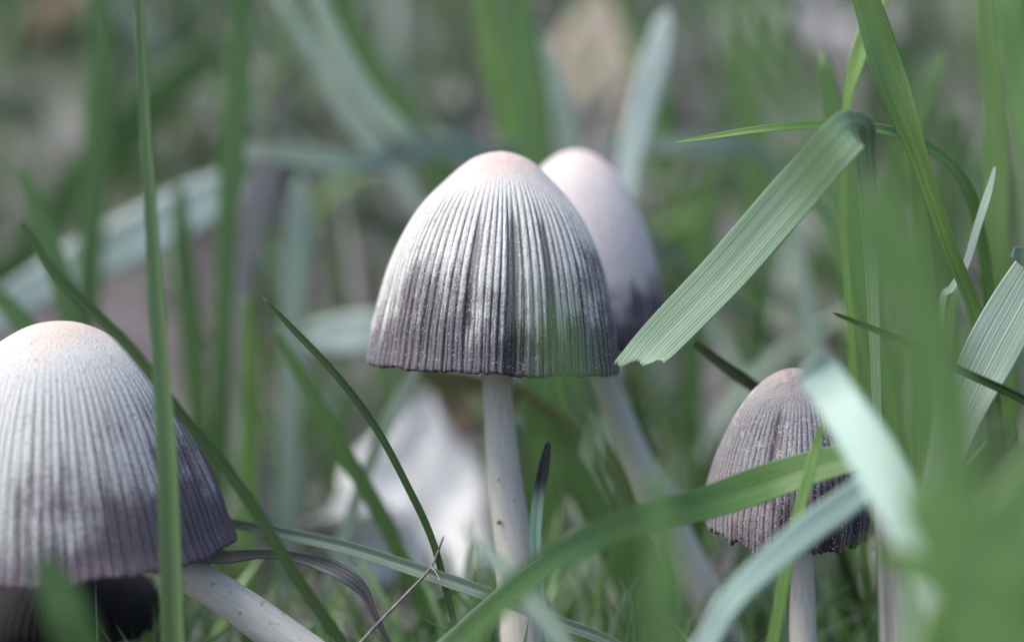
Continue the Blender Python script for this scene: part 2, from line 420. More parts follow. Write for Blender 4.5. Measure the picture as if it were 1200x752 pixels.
BELL = [(0.0, 1.0), (.12, .988), (.26, .953), (.43, .866), (.615, .747), (.762, .612), (.874, .46), (.937, .31), (.979, .175), (1.0, .04), (1.0, 0.0)]
dA = .300
mushroom('bell-shaped mushroom with sharply ribbed white cap darkening to purple, single straight stem below', (578, 428, dA), 143 * K * dA, 250 * K * dA, BELL, (-5.5, 2.5),
         st((581, 400, dA, 17), (583, 470, dA, 17.5), (591, 560, dA, 20), (602, 640, dA, 22), (612, 752, dA, 25)),
         cap_mat('cap_ribbed_white', .60, .86, side=(.02, 0)), nrib=88, rib_a=.00054, seed=4, rag=.014, lobes=.018, curl=.012,
         crease=((9, 3.6, .0009, .30, 1.1), (-12, 2.5, .0004, .35, .9), (28, 3, .0004, .3, .9)), per=10, rows=110,
         speck=((585, 612, dA - .0032, .00042), (584, 562, dA - .0031, .0002)))
dB = .338
mushroom('pinkish white mushroom with a smooth tall cap standing behind the ribbed bell-shaped one', (670, 402, dB), 107 * K * dB, 226 * K * dB,
         [(0, 1), (.14, .985), (.30, .94), (.50, .84), (.70, .68), (.85, .50), (.95, .30), (1.0, .13), (.98, .03), (.95, 0)], (-3, 1.5),
         st((690, 400, dB, 16), (712, 460, dB, 17), (745, 540, dB, 19), (785, 620, dB, 22)),
         cap_mat('cap_smooth_pink', .78, 1.08, side=(.16, 0), apex=(.74, .62, .58), light=(.68, .63, .63), groove=(.33, .29, .31), flecks=.2, green=0, groovek=.5, dridge=(.11, .085, .11)),
         nrib=64, rib_a=.00022, seed=9, per=7, rows=60)
dC = .287
mushroom('largest mushroom, wide grey-violet bell cap with beige top, on a slanting pale stem', (80, 636, dC), 191 * K * dC, 262 * K * dC,
         [(0, 1), (.14, .985), (.28, .94), (.44, .86), (.58, .74), (.70, .59), (.81, .42), (.90, .25), (.965, .09), (1.0, .0)], (-1, -1.5),
         st((130, 600, dC, 19), (200, 658, dC - .002, 21), (270, 702, dC - .003, 22), (345, 755, dC - .004, 24)),
         cap_mat('cap_grey_violet', .66, 1.02, side=(.24, 0), apex=(.68, .55, .46), light=(.60, .61, .60), groove=(.26, .25, .25), flecks=.3, groovek=.72, groove0=.26, dridge=(.15, .12, .145), dgroove=(.06, .05, .06)),
         nrib=92, rib_a=.00028, seed=14, per=8, rows=84, rag=.018, lobes=.02, curl=.015)
dD = .322
mushroom('black inky mushroom dissolving under the rim of the largest mushroom cap', (78, 726, dD), 112 * K * dD, 84 * K * dD,
         [(0, 1), (.2, .97), (.45, .87), (.70, .70), (.88, .48), (.97, .28), (1.0, .12), (.97, 0)], (-2, 3),
         st((120, 720, dD, 15), (140, 745, dD, 16)),
         cap_mat('cap_inky_black', -.6, -.2, apex=(.03, .025, .03), light=(.03, .025, .03), groove=(.008, .007, .009), dridge=(.016, .013, .016), dgroove=(.005, .004, .006), flecks=.0, green=0, specks=0),
         nrib=84, rib_a=.0004, seed=21, per=7, rows=50, rag=.07, lobes=.05)
dE = .293
mushroom('small mushroom with scurfy speckled cap and blackened torn margin, half hidden by grass blades', (921, 620, dE), 94 * K * dE, 192 * K * dE,
         [(0, 1), (.18, .98), (.36, .925), (.56, .82), (.74, .66), (.88, .47), (.96, .30), (1.0, .15), (.985, 0)], (1, 2.5),
         st((936, 610, dE, 13), (939, 660, dE, 14), (941, 752, dE, 16)),
         cap_mat('cap_scurfy', .52, .95, side=(.42, 0), apex=(.42, .35, .33), light=(.38, .365, .38), groove=(.16, .13, .13), flecks=.9, green=0, scurfy=.8, dridge=(.13, .11, .135), dgroove=(.03, .024, .03)),
         nrib=70, rib_a=.0003, seed=33, per=9, rows=90, rag=.05, lobes=.035,
         crease=((-25, 5, .0006, .2, .8), (22, 7, .0014, .6, 1.2), (48, 5, .001, .6, 1.2)))

# ------------------------------------------------------------------ grass blades one can tell apart
def strip(P, Wd, twist, m=9, fold=.22, ribs=0, thick=.00016, rib_a=.018, cut=None):
    n = len(P)
    T = unit(np.gradient(P, axis=0)); V = unit(P - CAMV)
    S = unit(np.cross(T, V)); N = np.cross(S, T)
    flip = np.sign(np.sum(N * V, 1))[:, None]; N = -N * np.where(flip == 0, 1, flip)
    tw = np.radians(twist)[:, None]
    S2 = np.cos(tw) * S + np.sin(tw) * N; N2 = -np.sin(tw) * S + np.cos(tw) * N
    s = np.linspace(-1, 1, m)
    prof = fold * (np.abs(s) - .5) * .5 + (rib_a * np.cos(np.pi * ribs * s) if ribs else 0)
    top = P[:, None] + (S2[:, None] * s[None, :, None] + N2[:, None] * prof[None, :, None] * 1.0) * (Wd / 2)[:, None, None]
    if cut:                                                   # a torn end: the edge runs aslant and ragged
        rg = np.random.default_rng(8); off = cut * s + .09 * np.sin(s * 7 + .5) + .022 * rg.normal(size=m)
        fall = np.clip(1 - np.arange(n) / 9.0, 0, 1)
        top = top + T[:, None] * (off[None, :] * fall[:, None] * Wd[:, None])[..., None]
    tk = np.minimum(thick, Wd * .2)[:, None, None] * (1 - .5 * np.abs(s))[None, :, None]
    bot = top - N2[:, None] * tk
    ring = np.concatenate([top, bot[:, ::-1]], 1); q = 2 * m
    i = np.arange(n * q).reshape(n, q); j = np.roll(i, -1, 1)
    f = np.stack([i[:-1], j[:-1], j[1:], i[1:]], -1).reshape(-1, 4).tolist()
    for k in range(m - 1):                                    # close both ends between top and underside
        f.append([k + 1, k, q - 1 - k, q - 2 - k]); e = (n - 1) * q; f.append([e + k, e + k + 1, e + q - 2 - k, e + q - 1 - k])
    arc = np.concatenate([[0], np.cumsum(np.linalg.norm(np.diff(P, axis=0), axis=1))])
    uv = np.zeros((n, q, 3)); uv[..., 0] = np.concatenate([s, s[::-1]])[None] * .5 + .5
    uv[..., 1] = arc[:, None]; uv[..., 2] = 1 - arc[:, None] / arc[-1]
    return ring.reshape(-1, 3), f, uv.reshape(-1, 3)

def blade(label, mat, pts, w, twist=0, root=True, group=None, name='grass_shoot', cat='grass blade', tip=True, n=44, both=False, seedv=0, **kw):
    """pts: (px, py, distance) from the tip to the root; w: width in px (number or one per point)"""
    ww = [w] * len(pts) if np.isscalar(w) else list(w)
    tws = [twist] * len(pts) if np.isscalar(twist) else list(twist)
    P = [at(*p) for p in pts]; Wd = [max(b, .3) * K * p[2] for b, p in zip(ww, pts)]
    if root:
        e = ground_end(P[-1], P[-1] - P[-2]); L = np.linalg.norm(e - P[-1])
        if L > .03:
            P.append(P[-1] * .5 + e * .5); Wd.append(Wd[-1] * .95); tws.append(tws[-1])
        P.append(e); Wd.append(Wd[-1] * .8); tws.append(tws[-1])
    if both:
        e = ground_end(P[0], P[0] - P[1]); P.insert(0, e); Wd.insert(0, Wd[0] * .8); tws.insert(0, tws[0])
    S = spline(np.column_stack([np.array(P), Wd, tws]), n)
    W_ = np.maximum(S[:, 3], .00008)
    if tip: W_[0] = .00005
    wig = wob(np.linspace(0, 9, n), hash(label) % 9999 if False else len(label) * 7 + len(pts), 4)
    tw = S[:, 4] + 6 * wig
    b0 = np.array([S[-1, 0], S[-1, 1], S[-1, 2]])
    v, f, uv = strip(S[:, :3], W_, tw, **kw)
    uv = uv.copy(); uv[:, 0] += 0
    o = mesh_obj(name, v - b0, f, M[mat], uv=uv); o.location = b0
    return tag(o, label, cat, group)

B = blade
# -- in front of or beside the largest mushroom
B('tall thin upright stalk crossing in front of the largest mushroom cap', 'stalk', [(166, -90, .262), (164, 0, .262), (170, 140, .261), (178, 270, .260), (187, 410, .259), (196, 540, .258), (203, 752, .257)], [9, 12, 13, 16, 19, 24, 27], fold=.7, tip=False, name='grass_stalk', cat='grass stalk')
B('narrow dark blade slanting from the upper soil across the largest cap', 'deep', [(18, 250, .262), (75, 332, .262), (150, 405, .262), (215, 488, .262), (285, 575, .263), (345, 672, .264), (410, 765, .265)], [5, 13, 14, 14, 15, 16, 15], twist=25, fold=.5)
B('short blurred blade rising over the black inky mushroom', 'green', [(48, 650, .20), (66, 690, .20), (84, 730, .20), (100, 790, .201)], [20, 42, 50, 50], n=30)
B('thin blurred blade beside the foot of the black inky mushroom', 'deep', [(60, 715, .25), (95, 742, .25), (130, 775, .25)], [8, 14, 16], n=24)
B('slim green blade curving down with its sharp tip above the pale leaf', 'deep', [(308, 348, .280), (345, 387, .280), (395, 440, .280), (440, 500, .281), (478, 570, .282), (508, 636, .283), (530, 720, .284)], [2, 8, 9, 9, 9, 9, 8], twist=20, fold=.6)
# -- right of the bell-shaped mushroom
B('broad ribbed blade folded over, its torn end hanging beside the bell-shaped cap', 'ribbed', [(748, 426, .278), (775, 396, .278), (850, 318, .276), (925, 232, .271), (978, 172, .266), (1001, 152, .268), (1012, 172, .276), (1022, 320, .284), (1030, 560, .288), (1034, 790, .290)],
  [50, 54, 58, 58, 56, 50, 30, 22, 20, 20], twist=[-22, -22, -22, -20, -16, -10, 20, 50, 60, 60], tip=False, m=41, cut=-.42, ribs=15, fold=.10, rib_a=.016, n=90)
B('very slender bright blade arching sideways, its tip pointing at the pink mushroom', 'fresh', [(789, 167, .281), (830, 161, .281), (880, 153, .281), (940, 147, .282), (1010, 148, .285), (1075, 165, .290), (1125, 205, .296), (1150, 280, .302), (1162, 420, .306), (1168, 600, .308)], [1.5, 6, 9, 11, 13, 15, 16, 16, 16, 15], twist=-30, fold=.5, n=70)
B('wide smooth blade twisting down past the slender arching one', 'green', [(985, -90, .284), (1015, 0, .284), (1040, 80, .284), (1078, 185, .284), (1112, 285, .284), (1145, 372, .285), (1163, 470, .286), (1176, 600, .287)], [24, 32, 38, 30, 24, 22, 20, 18], twist=[20, 15, -5, 40, 45, 35, 20, 10], fold=.45, m=21, ribs=9, rib_a=.010, tip=False, n=60)
B('bright short blade behind the wide twisting one', 'fresh', [(1050, -60, .300), (1030, 0, .300), (1005, 70, .300), (992, 130, .301), (988, 220, .302), (1000, 420, .304)], [14, 20, 22, 16, 12, 10], twist=[10, 10, 30, 50, 40, 30], fold=.5)
B('pale-edged stem forking beside the wide twisting blade', 'mint', [(1166, 195, .288), (1160, 222, .288), (1148, 260, .288), (1132, 312, .288), (1116, 338, .289), (1104, 356, .290), (1100, 460, .292)], [4, 12, 14, 12, 14, 12, 10], twist=50, fold=.7)
B('green stem standing upright behind the forking pale stem', 'green', [(1150, -60, .320), (1160, 60, .320), (1168, 180, .320), (1170, 300, .320), (1180, 430, .321), (1185, 620, .322)], [20, 26, 30, 26, 24, 22], twist=20)
B('soft green blade leaning over the upright stem', 'green', [(1105, 60, .36), (1085, 110, .36), (1060, 170, .36), (1040, 250, .361), (1020, 420, .362)], [10, 24, 30, 30, 28])
B('glaucous ribbed blade lying aslant beneath the crossing dark stem', 'mint', [(1235, 270, .279), (1198, 345, .280), (1160, 415, .281), (1125, 490, .282), (1100, 570, .284), (1090, 640, .286)], [30, 58, 62, 50, 36, 26], twist=10, m=31, ribs=11, rib_a=.014, fold=.15, tip=False, n=50)
B('thin dark stem crossing over the glaucous slanting blade', 'deep', [(975, 366, .276), (1020, 384, .276), (1080, 408, .275), (1130, 435, .274), (1200, 468, .273), (1260, 505, .272)], [4, 8, 10, 11, 12, 12], twist=30, fold=.7)
B('blunt folded leaf tip poking in above the glaucous slanting blade', 'ribbed', [(1187, 296, .278), (1205, 302, .279), (1250, 330, .280), (1290, 420, .282)], [12, 24, 30, 24], n=30, tip=False)
B('short spotted brown-green blade leaning on the small scurfy mushroom', 'spotted', [(812, 400, .299), (838, 420, .300), (862, 438, .302), (890, 458, .305), (930, 500, .312), (960, 580, .318)], [8, 13, 15, 15, 13, 12], twist=20, fold=.5, tip=False)
# -- crossing in front of the small mushroom
B('long arched blade lying across the front of the small scurfy mushroom', 'green', [(1035, 520, .266), (1005, 533, .267), (950, 548, .268), (890, 568, .268), (825, 590, .264), (740, 612, .250), (665, 645, .236), (600, 692, .226), (530, 755, .220), (490, 800, .218)],
  [20, 34, 42, 44, 40, 36, 34, 34, 34, 30], twist=[20, 20, 18, 14, 10, 8, 8, 6, 0, 0], fold=.35, m=21, ribs=8, rib_a=.009, n=80)
B('glaucous blade lying close under the long arched one', 'mint', [(690, 627, .274), (650, 655, .272), (600, 690, .270), (560, 722, .268), (515, 760, .266)], [8, 24, 26, 24, 20], twist=25, fold=.5, m=17, ribs=6, rib_a=.012)
B('wide pale mint blade bowing its blunt end over the small scurfy cap', 'bowed', [(948, 424, .236), (962, 440, .236), (990, 482, .232), (1028, 545, .222), (1062, 620, .210), (1092, 710, .200), (1110, 800, .196)], [34, 48, 54, 56, 44, 34, 30], n=50, tip=False)
B('pale mint blade leaning low across the small mushroom stem', 'bowed', [(1030, 555, .243), (1000, 582, .242), (950, 618, .240), (900, 660, .236), (855, 705, .232), (820, 765, .230)], [22, 34, 36, 32, 30, 26], n=40, tip=False)
B('slim fresh green blade upright before the small scurfy cap', 'fresh', [(965, 492, .262), (955, 530, .262), (940, 585, .261), (925, 650, .260), (905, 760, .259)], [5, 12, 14, 14, 14], n=36)
B('pale greyish upright straw right of the small mushroom stem', 'straw', [(1036, 560, .262), (1042, 620, .262), (1047, 690, .262), (1050, 770, .262)], [26, 32, 34, 34], tip=False, fold=.5)
# -- broad foreground blades, strongly out of focus
B('broad soft foreground blade sweeping down past the folded ribbed one', 'green', [(780, -160, .128), (850, -30, .128), (915, 90, .127), (985, 230, .126), (1045, 360, .125), (1085, 520, .124), (1100, 780, .123)], [30, 46, 56, 58, 52, 44, 36])
B('broad soft foreground blade rising with bent tip beside the glaucous slanting blade', 'green', [(1030, 215, .180), (1050, 265, .179), (1080, 340, .178), (1105, 430, .177), (1120, 560, .176), (1135, 780, .174)], [20, 48, 58, 58, 56, 50])
B('widest foreground blade filling the corner beyond the small mushroom', 'green', [(1070, 570, .176), (1115, 620, .174), (1165, 700, .172), (1215, 800, .170)], [60, 100, 120, 110], n=30, tip=False)
B('wide foreground blade leaning out of the tuft beyond the small mushroom', 'green', [(1300, 480, .19), (1235, 560, .187), (1180, 650, .184), (1120, 760, .18)], [60, 90, 110, 110], n=30)
B('soft fresh green blade crossing the corner tuft beyond the small mushroom', 'fresh', [(1010, 640, .19), (1060, 660, .19), (1120, 690, .188), (1190, 740, .186), (1250, 800, .185)], [16, 30, 36, 36, 32], n=30)
B('soft dark blade upright in the corner tuft beyond the small mushroom', 'deep', [(1168, 480, .205), (1172, 560, .204), (1166, 650, .203), (1150, 790, .202)], [18, 40, 46, 44], n=30)
B('soft pale mint blade upright in the corner tuft beyond the small mushroom', 'mint', [(1098, 450, .22), (1090, 540, .22), (1072, 640, .219), (1060, 780, .218)], [10, 22, 24, 24], n=30)
B('foreground blade hanging in at the top beside the green upright stem', 'green', [(1165, -80, .232), (1180, 0, .230), (1195, 80, .229), (1215, 200, .226), (1230, 420, .222), (1235, 700, .22)], [30, 40, 44, 40, 36, 34])
B('foreground blade upright just before the long arched one', 'green', [(766, 545, .190), (776, 620, .189), (780, 690, .188), (782, 780, .187)], [16, 34, 40, 40], n=30)
B('small blurred foreground blade standing before the bell-shaped cap margin', 'green', [(640, 340, .150), (652, 395, .150), (672, 455, .150), (712, 560, .151), (755, 780, .152)], [24, 42, 42, 36, 28], n=44)
B('blurred glaucous foreground blade crossing the straight pale stem', 'mint', [(566, 640, .243), (592, 668, .242), (625, 705, .241), (655, 745, .240), (690, 800, .239)], [10, 22, 24, 24, 20], n=30)
# -- around the straight stem
B('short curved blade with a blackened tip beside the straight stem', 'burnt', [(643, 517, .287), (638, 545, .287), (631, 585, .287), (628, 625, .287), (630, 665, .287), (640, 760, .288)], [7, 13, 15, 15, 14, 13], twist=15, fold=.6, tip=True, m=13, ribs=4, rib_a=.02)
B('long glaucous blade lying on the grass before the straight stem', 'mint', [(205, 600, .303), (262, 611, .299), (330, 624, .294), (410, 642, .289), (500, 671, .284), (590, 702, .281), (660, 730, .279), (740, 765, .277)], [6, 12, 15, 17, 18, 18, 17, 14], twist=30, fold=.5, m=17, ribs=6, rib_a=.014, n=60)
B('withered grey curled blade reaching out from under the largest cap', 'dry', [(212, 652, .281), (260, 652, .281), (310, 648, .281), (355, 654, .281), (395, 668, .282), (425, 690, .283), (442, 725, .285)], [12, 17, 15, 14, 20, 16, 10], twist=[10, 20, 45, 20, -20, 30, 40], fold=.7, n=60, tip=False)
B('slanting soft green blade behind the slim curving one', 'green', [(322, 385, .325), (355, 445, .325), (400, 525, .325), (450, 610, .326), (490, 700, .327)], [6, 16, 20, 20, 18])
B('pale soft blade leaning towards the bell-shaped cap behind the slim curving one', 'mint', [(492, 425, .345), (462, 480, .345), (428, 555, .345), (400, 640, .346)], [8, 15, 16, 15])
B('brown withered blade passing behind the straight stem under the cap', 'browntip', [(470, 432, .37), (550, 446, .375), (630, 478, .38), (690, 520, .385), (740, 590, .39)], [12, 26, 30, 30, 22], twist=20)
B('broad green blade behind the straight stem leaning to the pink mushroom stem', 'green', [(610, 470, .35), (650, 520, .35), (690, 580, .35), (730, 660, .352)], [12, 34, 38, 34])

# -- twig
def twig(label, rows, side=()):
    S = [(*at(a, b, c), d * K * c) for a, b, c, d in rows]
    v, f, uv = tube(S, 36, 10, .06); b0 = np.array(S[-1][:3]); b0[2] = float(ground_z(b0[0], b0[1]))
    o = mesh_obj('twig', v - b0, f, M['twig'], uv=uv); o.location = b0
    tag(o, label, 'twig')
    for r_ in side:
        S2 = [(*at(a, b, c), d * K * c) for a, b, c, d in r_]; v, f, uv = tube(S2, 16, 8, .06)
        mesh_obj('side_twig', v - b0, f, M['twig'], o, uv=uv)
twig('thin grey twig propped against the long glaucous lying blade', [(520, 628, .283, 1.0), (505, 664, .283, 1.5), (478, 694, .283, 1.9), (432, 742, .283, 2.1), (395, 785, .283, 2.2), (360, 830, .283, 2.3)], [[(505, 664, .283, 1.1), (512, 672, .281, .8), (515, 680, .279, .5)]])

# ------------------------------------------------------------------ background blades seen behind the mushrooms (out of focus)
G1 = 'soft glaucous blades behind the mushrooms'; G2 = 'soft green blades behind the mushrooms'; G3 = 'dry straws behind the mushrooms'
L1 = 'out-of-focus glaucous grass blade growing on the bank behind the mushrooms'
L2 = 'out-of-focus green grass blade growing on the bank behind the mushrooms'
L3 = 'out-of-focus dry lilac-grey straw leaning on the bank behind the mushrooms'
BG_LABELS = [
    'blurred glaucous blade curving down and levelling out towards the bell-shaped cap',
    'second blurred glaucous blade curving alongside the one that levels out at the cap',
    'blurred glaucous blade lying level, meeting the top of the lilac straw',
    'blurred glaucous blade lying level behind the pink mushroom top',
    'bright pale mint blade standing upright just beyond the pink mushroom cap',
    'broad dark green blade upright directly behind the tip of the bell-shaped cap',
    'thin fresh green blade against the broad dark one behind the bell-shaped cap',
    'blurred glaucous blade leaning between the broad dark blade and the cream leaf',
    'broad green blade leaning over the curving glaucous pair',
    'green upright blade between the tall thin stalk and the curving glaucous pair',
    'wide grey-green blade slanting above the long pale mint leaf',
    'lilac-grey straw leaning below the level glaucous blade',
    'blurred grey-mint blade upright beside the lilac-grey leaning straw',
    'green blade leaning behind the upper end of the narrow dark slanting one',
    'short green blade rising behind the beige top of the largest mushroom',
    'fresh green blade upright behind the shoulder of the largest mushroom',
    'green upright blade just behind the tall thin stalk',
    'green upright blade in front of the brown leaf on the bank',
    'pale mint blade lying level behind the rim of the bell-shaped cap',
    'lilac-grey straw slanting beside the stem of the pink mushroom',
    'green upright blade between the pink mushroom and the folded ribbed blade',
    'broad green blade upright behind the middle of the folded ribbed blade',
    'small glaucous blade standing before the tan leaf',
    'green blade upright beside the foot of the pink mushroom stem',
    'short glaucous blade beside the small white leaf',
    'green blade sloping from the fold of the ribbed blade down behind it',
    'thin green blade upright behind the wide twisting one',
    'dark green broad blade behind the forking pale stem',
    'fresh thin blade upright behind the lower end of the glaucous slanting blade',
    'short green blade beside the rim of the small scurfy cap',
    'green blade bending across the lower end of the glaucous slanting blade',
]
BGL = iter(BG_LABELS)
def bg(mat, pts, w, **k):
    straw = mat == 'straw'
    B(next(BGL), mat, pts, w, group='', m=7, n=30, name='dry_straw' if straw else 'grass_shoot', cat='straw' if straw else 'grass blade', **k)
bg('mint', [(360, -30, .40), (395, 50, .40), (440, 125, .40), (490, 165, .40), (560, 182, .41), (640, 190, .42)], [16, 22, 26, 26, 24, 18], twist=10)
bg('mint', [(325, -10, .44), (372, 65, .44), (415, 140, .44), (465, 200, .44), (510, 280, .44)], [12, 20, 24, 20, 18])
bg('mint', [(270, 176, .40), (330, 182, .40), (420, 190, .40), (500, 178, .41), (560, 172, .42)], [16, 24, 26, 24, 18])
bg('mint', [(700, 168, .42), (760, 170, .42), (830, 172, .42), (900, 185, .43)], [14, 22, 22, 18])
bg('pale', [(782, 10, .40), (768, 70, .40), (752, 130, .40), (738, 190, .40), (728, 260, .40), (720, 360, .40)], [14, 32, 34, 28, 22, 18])
bg('green', [(592, -60, .40), (605, 20, .40), (618, 100, .40), (628, 180, .40), (632, 300, .40)], [24, 40, 46, 40, 34])
bg('fresh', [(560, -20, .42), (575, 60, .42), (590, 130, .42), (605, 200, .42)], [12, 22, 24, 22])
bg('mint', [(622, 30, .43), (645, 80, .43), (662, 140, .43), (672, 220, .43)], [12, 24, 26, 24])
bg('green', [(455, -70, .46), (400, 30, .46), (450, 110, .46), (500, 180, .46), (520, 260, .46)][0:1] + [(400, 0, .46), (440, 90, .46), (500, 180, .46), (530, 260, .46)], [20, 34, 36, 32, 28])
bg('green', [(285, -40, .38), (282, 40, .38), (276, 130, .38), (268, 230, .38), (262, 380, .38)], [18, 28, 30, 26, 22])
bg('green', [(265, 40, .50), (190, 110, .50), (120, 180, .50), (50, 270, .50)], [20, 46, 50, 44])
bg('straw', [(318, 180, .40), (300, 240, .40), (284, 310, .40), (275, 390, .40)], [26, 34, 32, 26], tip=False)
bg('mint', [(352, 205, .40), (350, 270, .40), (346, 350, .40), (342, 460, .40)], [14, 30, 30, 26])
bg('green', [(20, 190, .36), (45, 250, .36), (75, 340, .36), (100, 460, .36)], [8, 22, 26, 22])
bg('green', [(-20, 330, .35), (20, 370, .35), (60, 430, .35), (90, 520, .35)], [14, 24, 28, 24])
bg('fresh', [(288, 345, .37), (292, 430, .37), (292, 520, .37), (290, 640, .37)], [10, 20, 22, 20])
bg('green', [(210, 210, .39), (215, 300, .39), (225, 400, .39), (235, 520, .39)], [10, 24, 28, 24])
bg('green', [(110, -60, .42), (120, 40, .42), (116, 140, .42), (108, 260, .42)], [16, 30, 34, 30])
bg('pale', [(355, 395, .42), (400, 392, .42), (450, 388, .42), (500, 400, .42)], [26, 46, 44, 30])
bg('straw', [(620, 420, .42), (690, 470, .43), (760, 560, .44), (800, 660, .45)], [22, 30, 32, 30])
bg('green', [(835, 190, .44), (828, 280, .44), (815, 380, .44), (806, 500, .44)], [12, 26, 30, 26])
bg('green', [(860, 40, .46), (880, 150, .46), (890, 260, .46), (885, 400, .46)], [16, 34, 38, 34])
bg('mint', [(930, 250, .42), (940, 330, .42), (960, 430, .42)], [12, 22, 22])
bg('green', [(740, 430, .36), (750, 500, .36), (752, 580, .36), (748, 700, .36)], [8, 22, 24, 22])
bg('mint', [(700, 490, .38), (690, 560, .38), (686, 640, .38)], [10, 24, 26])
bg('green', [(960, 60, .33), (985, 180, .33), (1010, 320, .33), (1040, 460, .33), (1060, 620, .33)], [18, 32, 36, 34, 30])
bg('green', [(1060, 90, .31), (1075, 220, .31), (1082, 340, .31), (1080, 520, .31)], [10, 22, 26, 24])
bg('deep', [(1120, 120, .38), (1105, 260, .38), (1095, 420, .38)], [20, 40, 40])
bg('fresh', [(1120, 330, .33), (1098, 440, .33), (1088, 560, .33), (1085, 700, .33)], [8, 18, 20, 18])
bg('green', [(820, 560, .36), (880, 650, .36), (860, 720, .36)][0:1] + [(815, 640, .36), (818, 740, .36)], [10, 22, 22])
bg('green', [(1190, 500, .30), (1140, 560, .30), (1100, 640, .30), (1075, 760, .30)], [18, 36, 40, 36])
r = np.random.default_rng(77)
for q in range(190):                                         # the rest of the tuft on the bank
    d = r.uniform(.38, .78); px = r.uniform(-60, 1260)
    gx = (px - 600) * K * d; gy = d * .99
    z = float(ground_z(gx, gy)); p0 = np.array([gx, gy, z - .004])
    Lh = r.uniform(.035, .095)
    if any(in_gap(gx, gy, z + Lh * fr) for fr in (.3, .6, .95)): continue
    lean = r.uniform(-.8, .8); ly = r.uniform(-.35, .35); cur = r.uniform(.1, .9)
    up = np.array([0, 0, 1.0]); ld = np.array([lean, ly, 0])
    P = [p0 + Lh * (t * up * (1 - .45 * cur * t * abs(lean)) + ld * t * t * (.5 + cur)) for t in (1, .75, .5, .25, 0)]
    wd = r.uniform(.0028, .0062)
    mat = r.choice(['green', 'green', 'deep', 'fresh', 'mint', 'straw', 'green', 'mint'])
    l, g = {'mint': (L1, G1), 'straw': (L3, G3)}.get(mat, (L2, G2))
    S = spline(np.column_stack([np.array(P), [.0004, wd * .7, wd, wd, wd * .8]]), 18)
    v, f, uv = strip(S[:, :3], S[:, 3], r.uniform(-60, 60) * np.ones(18), m=5)
    o = mesh_obj('dry_straw' if mat == 'straw' else 'grass_shoot', v - p0, f, M[mat], uv=uv); o.location = p0
    tag(o, l, 'straw' if mat == 'straw' else 'grass blade', g)

# ------------------------------------------------------------------ fallen leaves
def leaf(label, mat, c, L, Wd, yaw, pitch=0, roll=0, curl=.3, group=None, seed=0, lift=.0):
    nu, nv = 15, 11
    u = np.linspace(0, 1, nu); s = np.linspace(-1, 1, nv)
    rr = np.random.default_rng(seed)
    wid = Wd / 2 * np.sin(np.pi * np.clip(u, .015, .985) ** .85) ** .75 * (1 + .10 * np.sin(u * 17 + seed))
    U, Sg = np.meshgrid(u, s, indexing='ij')
    X = (U - .5) * L; Y = Sg * wid[:, None]
    Z = curl * Wd * .5 * (Sg ** 2) * (.6 + .6 * np.sin(U * 3 + seed)) + .06 * L * np.sin(U * 5 + seed) + .015 * L * np.sin(Sg * 7 + U * 11 + seed)
    P = np.stack([X, Y, Z], -1).reshape(-1, 3)
    th = .00035
    rot = np.array(Matrix.Rotation(yaw, 3, 'Z') @ Matrix.Rotation(pitch, 3, 'Y') @ Matrix.Rotation(roll, 3, 'X'))
    A = P @ rot.T; nrm = rot @ np.array([0, 0, 1.0]); Bm = A - nrm * th
    n = nu * nv; i = np.arange(n).reshape(nu, nv)
    f = np.stack([i[:-1, :-1], i[1:, :-1], i[1:, 1:], i[:-1, 1:]], -1).reshape(-1, 4)
    f = np.concatenate([f, f[:, ::-1] + n]).tolist()
    rim = list(i[:, 0]) + list(i[-1, 1:]) + list(i[::-1, -1][1:]) + list(i[0, ::-1][1:-1])
    rim = [int(k) for k in rim]
    for a, b in zip(rim, rim[1:] + rim[:1]): f.append([b, a, a + n, b + n])
    V = np.concatenate([A, Bm])
    c = np.array(c, float)
    gz = ground_z(V[:, 0] + c[0], V[:, 1] + c[1])
    c[2] = float(np.percentile(gz - V[:, 2], 82)) + lift
    uv = np.stack([U, Sg * .5 + .5, np.full_like(U, seed * 1.7)], -1).reshape(-1, 3)
    o = mesh_obj('dry_leaf', V, f, M[mat], uv=np.concatenate([uv, uv])); o.location = c
    tag(o, label, 'leaf', group)
    mid = i[:, nv // 2]; rows = [(*(A[k] + nrm * .0002), .0005 * (1 - .7 * t)) for k, t in zip(mid, u)]
    tail = np.array(rows[0][:3]) + rot @ np.array([-.12 * L, 0, .02 * L])
    v, ff, uu = tube([(*tail, .00045)] + rows, 30, 6)
    mesh_obj('midrib', v, ff, M[mat], o, uv=uu)
    return o
def on_ground(px, py):
    """where the ray through a photo pixel meets the ground"""
    for d in np.arange(.20, 2.5, .002):
        p = at(px, py, d)
        if p[2] < ground_z(p[0], p[1]): return p
    return p
def leaf_at(label, mat, px, py, L, Wd, yaw, **k): return leaf(label, mat, on_ground(px, py), L, Wd, math.radians(yaw), **k)
R_ = math.radians
leaf_at('large white dry leaf lying behind the straight stem of the bell-shaped mushroom', 'leaf_white', 480, 655, .062, .040, 80, pitch=R_(-55), roll=R_(12), seed=2, curl=.55)
leaf_at('white curled dry leaf overlapping the large white one', 'leaf_white', 410, 675, .042, .028, 120, pitch=R_(40), seed=5)
leaf_at('small white leaf between the straight stem and the pink mushroom stem', 'leaf_white', 690, 600, .034, .022, 30, pitch=R_(-30), seed=6)
B('long pale mint leaf lying across the bank above the largest mushroom', 'pale', [(285, 212, .43), (235, 238, .43), (150, 282, .43), (80, 318, .43), (20, 350, .43)], [34, 56, 60, 56, 40], name='fallen_leaf', cat='leaf', m=7, n=30)
leaf_at('tan dry leaf lying on the bank above the small scurfy mushroom', 'leaf_tan', 940, 400, .046, .038, 20, roll=R_(50), seed=8)
